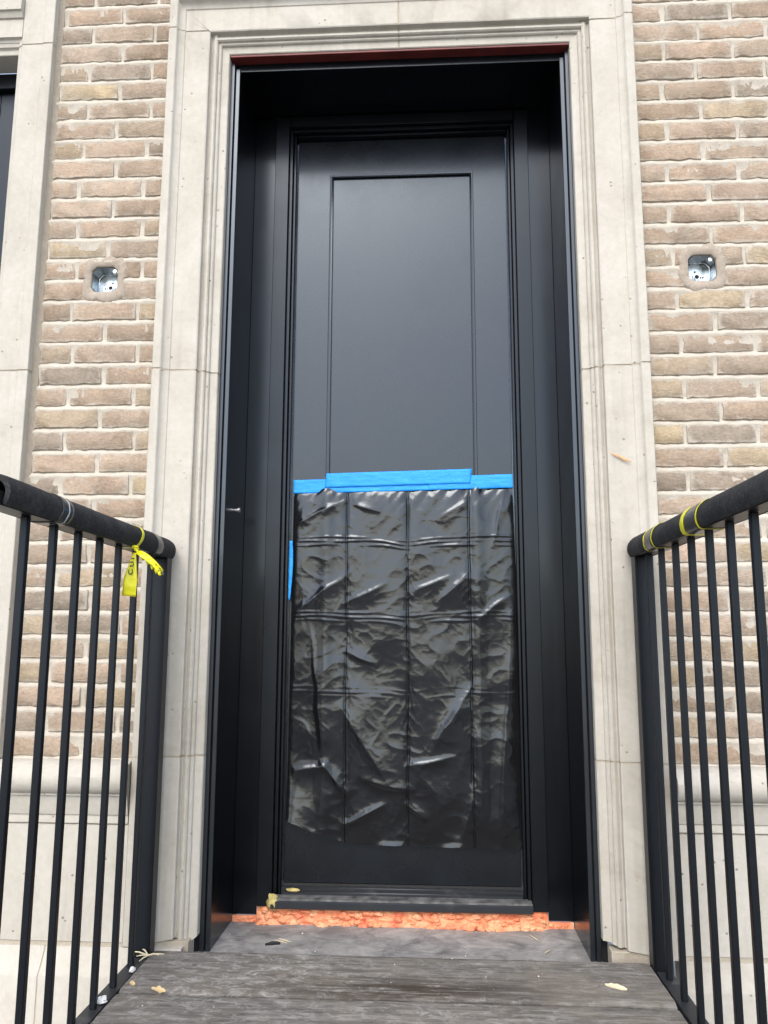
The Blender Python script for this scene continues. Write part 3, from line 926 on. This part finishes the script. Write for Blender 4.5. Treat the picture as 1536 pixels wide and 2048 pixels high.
def sheet_mesh():
    NX, NZ = 340, 360
    us = np.linspace(0, 1, NX + 1)
    vs_ = np.linspace(0, 1, NZ + 1)
    verts, faces = [], []
    def ridge(d, w):
        return math.exp(-(d / w) ** 2)
    def cre(p, o):
        return 1.0 - abs(noise.noise(p + Vector((o, o * 1.7, 0)))) * 2.0
    for v in vs_:
        for u in us:
            x = -0.3575 + u * (0.7225 + 0.017 * v)
            zb = 0.184 + 0.067 * max(0.0, 1 - u / 0.27) ** 1.25 + 0.010 * max(0.0, 0.6 - u) - 0.006 * u
            zb += 0.002 * nz(u * 30, 0.0, 4.0)
            z = 1.302 + (zb - 1.302) * v
            h = 0.006
            loose = 0.45 + 0.55 * min(1.0, v * 1.5)
            # facets: overlapping straight pleats in a few directions, fading in and out
            wx = x + 0.022 * nz(x * 6, z * 5, 11) + 0.004 * nz(x * 24, z * 20, 12)
            wz = z + 0.030 * nz(x * 5, z * 4, 17) + 0.004 * nz(x * 24, z * 20, 19)
            for q, (ca, sa, fr_, am, ph) in enumerate(PLEAT):
                t_ = (wx * ca + wz * sa) * fr_ + ph
                tri = abs((t_ % 1.0) * 2 - 1)
                tri = tri * tri * (1.6 - 0.6 * tri)
                mk = max(0.0, min(1.0, 0.5 + 1.5 * noise.noise(Vector((x * 3.2 + q * 7.7, z * 2.8, q * 3.1)))))
                h += 0.36 * (1.15 - 0.6 * v) * am * loose * mk * tri
            b1 = noise.noise(Vector((wx * 5.5 + wz * 1.8, wz * 2.6, 0.3)))
            h += 0.012 * (1.1 - 0.5 * v) * loose * max(0.0, b1 + 0.35)
            c2 = cre(Vector((wx * 13 + wz * 6, wz * 15 - wx * 5, 9.1)), 3.0)
            h += 0.0011 * max(0.0, c2 - 0.15) ** 2.0
            c3 = cre(Vector((wx * 34 + wz * 9, wz * 40, 1.7)), 5.0)
            h += 0.00028 * max(0.0, c3) ** 1.5
            for (ax, az, bx2, bz2, w_, hh) in STRAIN:
                dx, dz = bx2 - ax, bz2 - az
                L2 = dx * dx + dz * dz
                tt = ((x - ax) * dx + (z - az) * dz) / L2
                if -0.25 < tt < 1.25:
                    dist = ((x - ax) * dz - (z - az) * dx) / math.sqrt(L2)
                    dist += 0.006 * nz(x * 12, z * 12, ax * 9)
                    if dz > 0 or (dz == 0 and dx < 0):
                        dist = -dist
                    ww = w_ * (0.45 if dist > 0 else 1.3)
                    tp_ = max(0.0, 1 - ((tt - 0.5) / 0.75) ** 2)
                    h += 0.62 * hh * tp_ * math.exp(-(abs(dist) / ww) ** 1.3)
            # packed-flat folds: three vertical
            for fx, amp, sg in ((-0.178, 0.0062, -1), (0.021, 0.0080, -1), (0.2215, 0.0075, -1)):
                fxz = fx + 0.004 * (0.9 - z) * (1 if fx > 0.1 else 0)
                fxz += 0.0030 * nz(5.0, z * 5, fx * 7) + 0.0012 * nz(5.0, z * 22, fx * 7)
                d = x - fxz
                h += amp * math.exp(-abs(d) / 0.013) * sg * (0.75 + 0.5 * nz(3.0, z * 6, fx * 9))
                fk = max(0.25, 0.85 + 1.1 * nz(7.0, z * 7, fx * 5))
                h += fk * (0.0034 * ridge(d - 0.0042, 0.0026) - 0.0030 * ridge(d, 0.0022))
                # herringbone puckers along the fold
                h += 0.0016 * math.exp(-abs(d) / (0.018 + 0.012 * nz(2, z * 9, fx))) * max(0.0, cre(Vector((d * 30 + (4 if d > 0 else 0), (z + abs(d) * 0.6) * 26, fx * 9)), 1.0) - 0.35)
            # horizontal pack folds, bowed, several parallel ridges
            for fz, am in ((1.122, 1.0), (0.878, 0.85), (0.642, 0.35)):
                seg = abs(((x + 0.178) / 0.1995) % 1.0 - 0.5)
                odd = int(math.floor((x + 0.178) / 0.1995)) % 2
                bow = 0.006 * nz(x * 5, fz * 9, 2) - 0.012 * math.exp(-((x - 0.021) / 0.07) ** 2) + 0.004
                dz = z - (fz + bow)
                for q, (oz_, aq) in enumerate(((0.0, 0.0036), (0.0125, 0.0026), (-0.013, 0.0022))):
                    h += am * aq * ridge(dz - oz_ - 0.004 * nz(x * 9, q * 3.0, fz * 5), 0.0034) * max(0.0, 0.45 + 1.3 * nz(x * 9, q * 2.0, fz))
            # gathered just under the tape
            tp = math.exp(-v / 0.06)
            h = h * (1 - 0.75 * math.exp(-v / 0.018)) + 0.004 * tp * nz(x * 34 + v * 30, v * 6, 6.0)
            # left lower corner curls off the door
            cl = max(0.0, 1 - u / 0.24) * max(0.0, (v - 0.80) / 0.20)
            h += 0.030 * cl ** 1.3
            cl2 = max(0.0, (v - 0.96) / 0.04)
            h += 0.0045 * max(0.0, (v - 0.988) / 0.012) * max(0.0, 0.15 + 1.4 * nz(u * 8, 0, 2)) + 0.004 * cl2 * nz(u * 6, 1, 2)
            # edges held in
            eL = math.exp(-u / 0.02) * (1 - 0.6 * v); eR = math.exp(-(1 - u) / 0.02) * (1 - 0.5 * v)
            h *= 1 - 0.8 * max(eL, eR)
            xx = x
            if u < 0.02 and v < 0.1:
                xx += 0.0
            verts.append((xx, DY - 0.0105 * 0 - max(0.0025, h) - 0.004 - 0.0055 * math.exp(-((abs(x) - 0.2445) / 0.022) ** 2), z))
    for j in range(NZ):
        for i in range(NX):
            a = j * (NX + 1) + i
            faces.append((a, a + 1, a + NX + 2, a + NX + 1))
    return raw('plastic_sheet', verts, faces, 180, recalc=False)
sh = link('plastic_sheet', sheet_mesh(), FILM)
tag(sh, 'creased black plastic sheet taped over the lower half of the door', 'plastic sheet')

def tape_strip(name, p0, p1, w, y, label, seed, wrinkle=0.0006, ends=(0, 0)):
    # p0, p1: (x, z) of the strip's centre line
    n = 60
    d = Vector((p1[0] - p0[0], 0, p1[1] - p0[1]))
    L = d.length; d.normalize()
    up = Vector((-d.z, 0, d.x))
    verts, faces = [], []
    m = 8
    for i in range(n + 1):
        for j in range(m + 1):
            s = L * i / n
            t = (j / m - 0.5) * w
            if i == 0: s += 0.0012 * (j % 2) + ends[0] * (j / m - 0.5)
            if i == n: s -= 0.0012 * (j % 2) + ends[1] * (j / m - 0.5)
            p = Vector((p0[0], 0, p0[1])) + d * s + up * (t + 0.0006 * nz(s * 20, seed, j // 4))
            dy = wrinkle * (nz(s * 26 + t * 30, t * 40, seed) + 0.6 * nz(s * 70, t * 90, seed + 2)) * 1.6
            verts.append((p.x, y - 0.0005 + min(0, dy), p.z))
    for i in range(n):
        for j in range(m):
            a = i * (m + 1) + j
            faces.append((a, a + 1, a + m + 2, a + m + 1))
    me = raw(name, verts, faces, 60)
    o = link(name, me, BLUE)
    md = o.modifiers.new('thickness', 'SOLIDIFY'); md.thickness = 0.0003; md.offset = 0
    return tag(o, label, 'tape')
tape_strip('painters_tape', (-0.3585, 1.3085), (0.10, 1.3165), 0.046, 0.3290, 'blue tape strip at the top left of the plastic sheet, ending at the door edge', 1)
tape_strip('painters_tape', (0.09, 1.3165), (0.3660, 1.3225), 0.0455, 0.3277, 'blue tape strip at the top right of the plastic sheet, ending at the door edge', 5)
tape_strip('painters_tape', (-0.2515, 1.3285), (0.2305, 1.3400), 0.0475, 0.3262, 'long raised blue tape strip across the middle of the plastic sheet top', 9, 0.001, (0.006, -0.008))
def side_tape():
    verts, faces = [], []
    n = 24
    for i in range(n + 1):
        t = i / n
        z = 1.127 - 0.193 * t
        w = 0.0055 + 0.0075 * math.sin(math.pi * min(1, t * 0.62 + 0.28)) ** 2 * (1 if t < 0.9 else (1 - (t - 0.9) * 7))
        x = -0.3660
        for k, (dx, dy) in enumerate(((0, 0.0), (0.5, -0.004), (1.0, -0.007))):
            verts.append((x + dx * w + 0.0008 * nz(0, t * 9, k), 0.3195 + dy * w * 40 * 0.02, z))
    for i in range(n):
        for k in range(2):
            a = i * 3 + k
            faces.append((a, a + 1, a + 4, a + 3))
    o = link('painters_tape', raw('painters_tape', verts, faces, 60), BLUE)
    md = o.modifiers.new('thickness', 'SOLIDIFY'); md.thickness = 0.0003; md.offset = 0
    return tag(o, 'narrow upright blue tape scrap on the left edge of the plastic sheet', 'tape')
side_tape()

# ------------------------------------------------------------------ deck of planks
deck = thing('wooden_deck', 'weathered grey wooden landing of wide planks before the door', 'deck', loc=(0, -0.5, 0))
def plank(y0, y1, x0, x1, th, seed):
    # y0 > y1; local coordinates centred on the plank
    nx, ny = 120, 22
    cy = (y0 + y1) / 2
    verts, faces = [], []
    for j in range(ny + 1):
        for i in range(nx + 1):
            fx, fy = i / nx, j / ny
            x = x0 + (x1 - x0) * fx
            y = y1 + (y0 - y1) * fy
            e = min(fy, 1 - fy) * (y0 - y1)
            z = -0.006 * math.exp(-e / 0.004) + 0.0018 * nz(x * 2, y * 7, seed) + 0.0008 * nz(x * 8, y * 60, seed)
            z -= 0.0012 * math.exp(-min(fx, 1 - fx) * 1.3 / 0.004)
            yy = y - cy
            if j in (0, ny):
                yy += 0.0016 * nz(x * 14, seed, j) + 0.0012 * nz(x * 50, seed, j)
            xx = x + (0.0015 * nz(y * 40, seed, i) if i in (0, nx) else 0)
            verts.append((xx, yy, z))
    top = len(verts)
    for j in range(ny):
        for i in range(nx):
            a = j * (nx + 1) + i
            faces.append((a, a + 1, a + nx + 2, a + nx + 1))
    rim = [i for i in range(nx + 1)] + [(j + 1) * (nx + 1) - 1 for j in range(1, ny + 1)] + [ny * (nx + 1) + i for i in range(nx - 1, -1, -1)] + [j * (nx + 1) for j in range(ny - 1, 0, -1)]
    low = []
    for r in rim:
        v = verts[r]
        low.append(len(verts)); verts.append((v[0], v[1], -th))
    k = len(rim)
    for a in range(k):
        b = (a + 1) % k
        faces.append((rim[a], low[a], low[b], rim[b]))
    faces.append(tuple(low))
    o = link('plank', raw('plank', verts, faces, 35), DECK, deck, (0, cy + 0.5, 0))
    return o
plank(-0.0385, -0.2905, -0.636, 0.640, 0.042, 1.0)
plank(-0.2985, -0.5760, -0.634, 0.637, 0.042, 4.0)
plank(-0.5790, -0.8600, -0.636, 0.638, 0.042, 7.0)
plank(-0.8640, -1.1400, -0.636, 0.638, 0.042, 9.0)
for x in (-0.58, 0.0, 0.58):
    o = box('joist', x - 0.02, x + 0.02, -0.64, 0.46, -0.20, -0.0435, DECK, deck)
for x in (-0.58, 0.58):
    o = box('support_post', x - 0.045, x + 0.045, -0.62, -0.53, -0.86, -0.201, DECK, deck)

# ------------------------------------------------------------------ railings
def railing(label, X, ybal, ypost, yend, inner):
    r = thing('railing', label, 'railing', 'black metal railings either side of the landing', (X, ypost, 0))
    L = lambda o: o
    def bx_(name, x0, x1, y0, y1, z0, z1, mat=RAILP, bev=0.0012):
        return box(name, x0, x1, y0 - ypost, y1 - ypost, z0, z1, mat, r, bev)
    post = bx_('post', -0.019, 0.019, ypost - 0.017, ypost + 0.019, -0.016, 1.030)
    box('edge_flange', -0.0245, -0.0193, -0.0225, 0.016, -0.016, 1.030, RAILP, post, 0.001)
    box('edge_flange', 0.0193, 0.0245, -0.0225, 0.016, -0.016, 1.030, RAILP, post, 0.001)
    bx_('top_rail', -0.021, 0.021, yend, ypost + 0.026, 1.0305, 1.055)
    bx_('bottom_rail', -0.019, 0.019, yend, ypost - 0.0235, -0.030, -0.0045, DUSTRAIL)
    bx_('post', -0.02, 0.02, yend - 0.041, yend - 0.001, -0.05, 1.0545)
    base = bx_('baluster', -0.0070, 0.0070, ybal[0] - 0.0070, ybal[0] + 0.0070, -0.0042, 1.0302)
    src_y = ybal[0]
    for y in ybal[1:]:
        c = base.copy(); COL.objects.link(c); c.parent = r
        c.location = (0, y - src_y, 0)
    return r
balL = [-0.150 - 0.1138 * i for i in range(9)]
balR = [-0.137 - 0.1157 * i for i in range(9)]
railing('black metal railing on the left side of the landing', -0.660, balL, -0.062, -1.12, 1)
railing('black metal railing on the right side of the landing', 0.6665, balR, -0.066, -1.12, -1)

def pipe_cover(label, X, y0, y1, seed):
    # split foam tube pushed down over the top rail
    ro, ri, op = 0.0345, 0.0235, R(46)
    n = 30
    ny = 70
    rings = []
    for i in range(ny + 1):
        y = y0 + (y1 - y0) * i / ny
        sx = 0.0012 * nz(0, y * 5, seed); sz = 0.0012 * nz(4, y * 5, seed)
        ring = []
        e = min(i, ny - i)
        k = 1.0 - (0.05 if e == 0 else 0.015 if e == 1 else 0.0)
        for j in range(n + 1):
            t = -math.pi / 2 + op + (2 * math.pi - 2 * op) * j / n
            rr = ro * k + 0.0006 * nz(math.cos(t) * 3, y * 22, seed + math.sin(t) * 3)
            ring.append((rr * math.cos(t) + sx, y - (y0 + y1) / 2, rr * math.sin(t) + sz))
        for j in range(n, -1, -1):
            t = -math.pi / 2 + op + (2 * math.pi - 2 * op) * j / n
            ring.append((ri * math.cos(t) + sx, y - (y0 + y1) / 2, ri * math.sin(t) + sz))
        rings.append(ring)
    me = sweep_rings('pipe_foam', rings, 50)
    o = link('foam_rail_cover', me, PIPE, None, (X, (y0 + y1) / 2, 1.0545))
    return tag(o, label, 'foam cover', 'foam covers on the railings')
def rail_band(name, parent_or_none, X, yc, w, r, mat, seed, skew=0.0, mesh_only=False, thick=0.0005):
    # closed loop around the foam and the rail
    loop = []
    n = 28
    for j in range(n + 1):
        t = R(-38) + (math.pi + 2 * R(38)) * j / n
        loop.append((r * math.cos(t), 0.0545 - 0.0545 + r * math.sin(t)))
    zb = 1.0295 - 1.0545
    for x in (-0.0225, -0.0105, 0.0105, 0.0225):
        loop.append((x, zb))
    m = 6
    rings = []
    for i in range(m + 1):
        f = i / m - 0.5
        ring = []
        for k, (x, z) in enumerate(loop):
            ring.append((X + x * (1 + 0.012 * nz(f * 6, k * 0.6, seed)), yc + w * f + skew * z + 0.004 * nz(k * 0.35, seed, 2.0), 1.0545 + z * (1 + 0.012 * nz(f * 6, k * 0.6, seed + 4))))
        rings.append(ring)
    me = sweep_rings(name, rings, 50, caps=False)
    return me
covL = pipe_cover('black foam tube on the left railing, open end showing', -0.660, -0.955, -0.040, 1.0)
covR = pipe_cover('black foam tube on the right railing, with yellow-edged bands', 0.6665, -1.10, -0.043, 5.0)
def band_part(cover, X, yc, w, r, mat, seed, skew=0.0, name='tape_band'):
    me = rail_band(name, None, X, yc, w, r, mat, seed, skew)
    o = link(name, me, mat, cover)
    o.location = -cover.location
    md = o.modifiers.new('thickness', 'SOLIDIFY'); md.thickness = 0.0004; md.offset = 1
    return o
band_part(covL, -0.660, -0.735, 0.050, 0.0355, CLEAR, 1, 0.25)
WHITEEDGE = simple('light_tape_edge', (0.55, 0.56, 0.56), 0.35)
band_part(covL, -0.660, -0.732, 0.004, 0.0362, WHITEEDGE, 1, 0.25, 'tape_edge')
band_part(covL, -0.660, -0.178, 0.046, 0.0353, CLEAR, 2, -0.1)
# bands on the right cover with yellow caution tape caught under them
band_part(covR, 0.6665, -0.262, 0.072, 0.0358, CLEAR, 3, -0.1)
band_part(covR, 0.6665, -0.588, 0.090, 0.0360, CLEAR, 6, -0.2)
def caution_loop(label, X, yc, w, r, seed, skew):
    me = rail_band('caution_tape', None, X, yc, w, r, YELLOW, seed, skew)
    o = link('caution_tape', me, YELLOW)
    md = o.modifiers.new('thickness', 'SOLIDIFY'); md.thickness = 0.0004; md.offset = 1
    return tag(o, label, 'caution tape', 'yellow caution tape on the railings')
caution_loop('thin yellow tape line nearest the doorway on the right foam tube', 0.6665, -0.226, 0.006, 0.0363, 3, -0.1)
caution_loop('thin yellow tape line just after the first dark band on the right foam tube', 0.6665, -0.299, 0.007, 0.0363, 4, -0.1)
caution_loop('broad bright yellow tape wrap on the right foam tube', 0.6665, -0.540, 0.024, 0.0366, 6, -0.2)
caution_loop('thin yellow tape line beyond the widest band on the right foam tube', 0.6665, -0.633, 0.008, 0.0365, 8, -0.2)

# knotted caution tape on the left rail
ct = thing('caution_tape', 'yellow caution tape knotted round the left foam tube with hanging tails', 'caution tape', 'yellow caution tape on the railings', (-0.626, -0.352, 1.022))
me = rail_band('loop', None, -0.660, -0.318, 0.016, 0.0362, YELLOW, 12, 0.75)
o = link('loop', me, YELLOW, ct); o.location = -ct.location
md = o.modifiers.new('thickness', 'SOLIDIFY'); md.thickness = 0.0004; md.offset = 1
def ribbon(name, pts, mat=YELLOW, crumple=0.0, seed=0, m=8):
    # pts: (x, y, z, half width, width direction)
    verts, faces = [], []
    n = len(pts)
    for i, (x, y, z, hw, wd) in enumerate(pts):
        wd = Vector(wd).normalized()
        for j in range(m + 1):
            t = j / m * 2 - 1
            p = Vector((x, y, z)) + wd * hw * t
            nrm = Vector((0.15, -1, 0.1)).normalized()
            p += nrm * (crumple * nz(t * 2.2, i * 0.5, seed) + 0.25 * hw * (1 - t * t) * (0.4 + nz(i * 0.3, seed, 1)))
            verts.append(tuple(p - ct.location))
    for i in range(n - 1):
        for j in range(m):
            a = i * (m + 1) + j
            faces.append((a, a + 1, a + m + 2, a + m + 1))
    o = link(name, raw(name, verts, faces, 80), mat, ct)
    md = o.modifiers.new('thickness', 'SOLIDIFY'); md.thickness = 0.0004; md.offset = 0
    return o
kn = Vector((-0.625, -0.358, 1.020))
pts = []
for i in range(17):
    t = i / 16
    hw = 0.004 + 0.0135 * min(1, (t / 0.62)) ** 1.1
    pts.append((kn.x - 0.002 - 0.006 * t, kn.y - 0.010 * math.sin(t * 2.2), kn.z - 0.006 - 0.106 * t, hw, (1, 0.12 - 0.2 * t, -0.08)))
ribbon('hanging_tail', pts, YELLOW, 0.002, 3)
pts = []
for i in range(15):
    t = i / 14
    pts.append((kn.x + 0.004 + 0.066 * t, kn.y - 0.004 - 0.012 * math.sin(t * 3), kn.z - 0.004 - 0.018 * t - 0.032 * t * t, 0.0065 + 0.003 * math.sin(t * 3.0), (0.42, 0.75, 0.75)))
ribbon('crumpled_tail', pts, YELLOW, 0.006, 8)
for q, (f0, drop) in enumerate(((0.30, 0.010), (0.48, 0.013), (0.66, 0.015), (0.82, 0.014), (0.95, 0.010))):
    x = kn.x + 0.004 + 0.066 * f0
    z = kn.z - 0.004 - 0.018 * f0 - 0.032 * f0 * f0
    y = kn.y - 0.012
    pts = [(x - 0.002 + 0.003 * k / 4, y - 0.002 * math.sin(k), z - 0.003 - drop * k / 4, 0.0034, (1, 0.3, 0.35)) for k in range(5)]
    ribbon('fold', pts, YELLOW if q % 2 else YELLOW, 0.003, 20 + q, 4)
    pts = [(x + 0.0055 + 0.003 * k / 4, y + 0.001, z - 0.004 - drop * 0.85 * k / 4, 0.0028, (1, 0.3, 0.35)) for k in range(5)]
    ribbon('printed_fold', pts, INK, 0.002, 30 + q, 4)
# knot
link('knot', tube_mesh('knot', [(0.002 * math.cos(a * 1.3) * 3.2, -0.006 + 0.003 * math.sin(a * 2.1), 0.002 + 0.006 * math.sin(a)) for a in [k * 0.55 for k in range(16)]], 0.0032, 8), YELLOW, ct)
# print on the hanging tail, reading upward
def letter(ch, x, z, size, y, squeeze):
    cu = bpy.data.curves.new('print', 'FONT')
    cu.body = ch; cu.size = size; cu.align_x = 'CENTER'; cu.align_y = 'CENTER'; cu.extrude = 0.0002; cu.offset = 0.0006
    ob = bpy.data.objects.new('tmp', cu)
    COL.objects.link(ob)
    dg = bpy.context.evaluated_depsgraph_get()
    me = bpy.data.meshes.new_from_object(ob.evaluated_get(dg))
    bpy.data.objects.remove(ob); bpy.data.curves.remove(cu)
    me.materials.clear()
    o = link('printed_letter', me, INK, ct)
    o.rotation_euler = (R(90), R(-90), 0)
    o.scale = (1, squeeze, 1)
    o.location = (x - ct.location.x, y - ct.location.y, z - ct.location.z)
letter('C', -0.6285, 0.9655, 0.020, -0.3740, 0.80)
letter('U', -0.6268, 0.9850, 0.019, -0.3725, 0.66)
letter('I', -0.6262, 0.9990, 0.018, -0.3700, 0.55)

# ------------------------------------------------------------------ small things
bo = thing('steel_bolt', 'short bright steel bolt sticking out of the left side of the door recess', 'bolt', None, (-XR_, 0.176, 1.206))
def along_x(name, r, x0, x1, seg, mat, parent, y=0, z=0):
    bm = bmesh.new()
    bmesh.ops.create_cone(bm, cap_ends=True, segments=seg, radius1=r, radius2=r, depth=x1 - x0, matrix=Matrix.Translation(((x0 + x1) / 2, y, z)) @ Matrix.Rotation(R(90), 4, 'Y'))
    return link(name, finish(bm, name, 40), mat, parent)
along_x('shank', 0.0050, 0.0, 0.010, 14, STEEL, bo)
along_x('collar', 0.0066, 0.006, 0.009, 14, STEEL, bo)
along_x('head', 0.0085, 0.0102, 0.0150, 16, STEEL, bo)

def sliver(name, p0, p1, w, mat, label, cat, bend=0.0, h=0.003):
    p0, p1 = Vector(p0), Vector(p1)
    d = (p1 - p0)
    side = d.cross(Vector((0, 1, 0)) if abs(d.normalized().y) < 0.9 else Vector((1, 0, 0))).normalized()
    oth = side.cross(d).normalized()
    rings = []
    c = (p0 + p1) / 2
    for i in range(8):
        t = i / 7
        k = math.sin(math.pi * (0.06 + 0.88 * t)) ** 0.7
        p = p0 + d * t + oth * bend * math.sin(math.pi * t) - c
        ring = []
        for a in range(6):
            an = 2 * math.pi * a / 6
            j = 1 + 0.75 * nz(i * 1.7, a * 1.3, p0.x * 40)
            ring.append(p + side * w * 0.5 * k * j * math.cos(an) + oth * h * 0.5 * k * math.sin(an))
        rings.append(ring)
    o = link(name, sweep_rings(name, rings, 45), mat, None, c)
    return tag(o, label, cat) if label else o
sliver('wood_splinter', (0.606, -0.0222, 1.331), (0.661, -0.0262, 1.304), 0.0065, ORANGEWOOD, 'small orange wood splinter stuck on the right stone pier', 'splinter')
sliver('wood_chip', (-0.560, -0.286, 0.004), (-0.522, -0.300, 0.004), 0.013, WOODCHIP, 'pale wood chip lying on the left end of the deck', 'wood chip', h=0.003)
sliver('wood_chip', (0.500, -0.195, 0.0035), (0.545, -0.222, 0.0035), 0.013, STRAW, 'pale wood chip lying on the right end of the deck', 'wood chip', h=0.004)
sliver('wood_chip', (-0.622, -0.258, 0.004), (-0.606, -0.266, 0.004), 0.009, WOODCHIP, 'tiny pale wood chip on the deck beside the left railing', 'wood chip', h=0.003)
sliver('membrane_tear', (-0.372, 0.106, -0.0325), (-0.331, 0.116, -0.0325), 0.019, TEAR, 'small black tear in the doorway floor membrane', 'tear', h=0.003)  # black sliver laid on the floor stands in for a hole torn in the membrane
sliver('straw_piece', (-0.345, 0.155, -0.0325), (-0.302, 0.128, -0.0325), 0.003, STRAW, 'pale straw lying beside the small black tear', 'straw')
sliver('straw_piece', (-0.352, 0.143, -0.0325), (-0.312, 0.120, -0.0325), 0.0025, STRAW, 'second thin straw lying nearest the small black tear', 'straw')
sliver('straw_piece', (0.398, 0.092, -0.0325), (0.416, 0.120, -0.0325), 0.004, STRAW, 'short pale straw on the right of the doorway floor', 'straw')
sliver('straw_piece', (0.372, 0.235, -0.0330), (0.394, 0.188, -0.0330), 0.0022, STRAW, 'thin grey straw near the right end of the orange foam', 'straw')
blob('mortar_crumb', (-0.651, -0.352, 0.003), (0.013, 0.010, 0.007), 3.0, WHITECRUMB, 'white mortar crumb on the left bottom rail', 'mortar crumb', 12, 8, 0.6)
blob('mortar_crumb', (-0.645, -0.178, 0.002), (0.007, 0.011, 0.006), 9.0, WHITECRUMB, 'small white crumb beside the first baluster of the left railing', 'mortar crumb', 12, 8, 0.5)
tw = thing('straw_tuft', 'tuft of pale straw at the foot of the left railing post', 'straw', None, (-0.634, -0.098, 0.003))
for k, (a, l, e) in enumerate(((0.1, 0.040, 0.10), (2.9, 0.055, 0.12), (-1.75, 0.045, 0.06), (2.4, 0.040, 0.3), (-0.2, 0.030, 0.25), (3.6, 0.03, 0.1))):
    dx, dy = math.cos(a), math.sin(a)
    link('stalk', tube_mesh('stalk', [(0, 0, 0.003), (dx * l * 0.5, dy * l * 0.5, 0.004 + l * e * 0.6), (dx * l, dy * l, 0.004 + l * e * 0.4)], [0.0022, 0.0019, 0.0008], 6), STRAW, tw)
rr = random.Random(21)
specks_v, specks_f = [], []
for _ in range(60):
    if rr.random() < 0.6:
        x = rr.uniform(-0.62, 0.62); y = rr.uniform(-0.56, -0.045); z = 0.0005
    else:
        x = rr.uniform(-0.50, 0.50); y = rr.uniform(0.0, 0.262); z = -0.0345
    s = 0.0006 + 0.0022 * rr.random() ** 3
    b = len(specks_v)
    an = rr.uniform(0, 6.28)
    for k in range(4):
        q = an + k * math.pi / 2
        specks_v.append((x + s * math.cos(q) * rr.uniform(0.6, 1.5), y + s * math.sin(q) * rr.uniform(0.6, 1.5), z))
    specks_v.append((x, y, z + s * 0.9))
    specks_f += [(b + k, b + (k + 1) % 4, b + 4) for k in range(4)]
sk = link('debris_crumbs', raw('debris_crumbs', specks_v, specks_f), WHITECRUMB, kind='stuff')
sk['label'] = 'tiny pale construction crumbs scattered over the deck and doorway floor'
sk['category'] = 'debris'
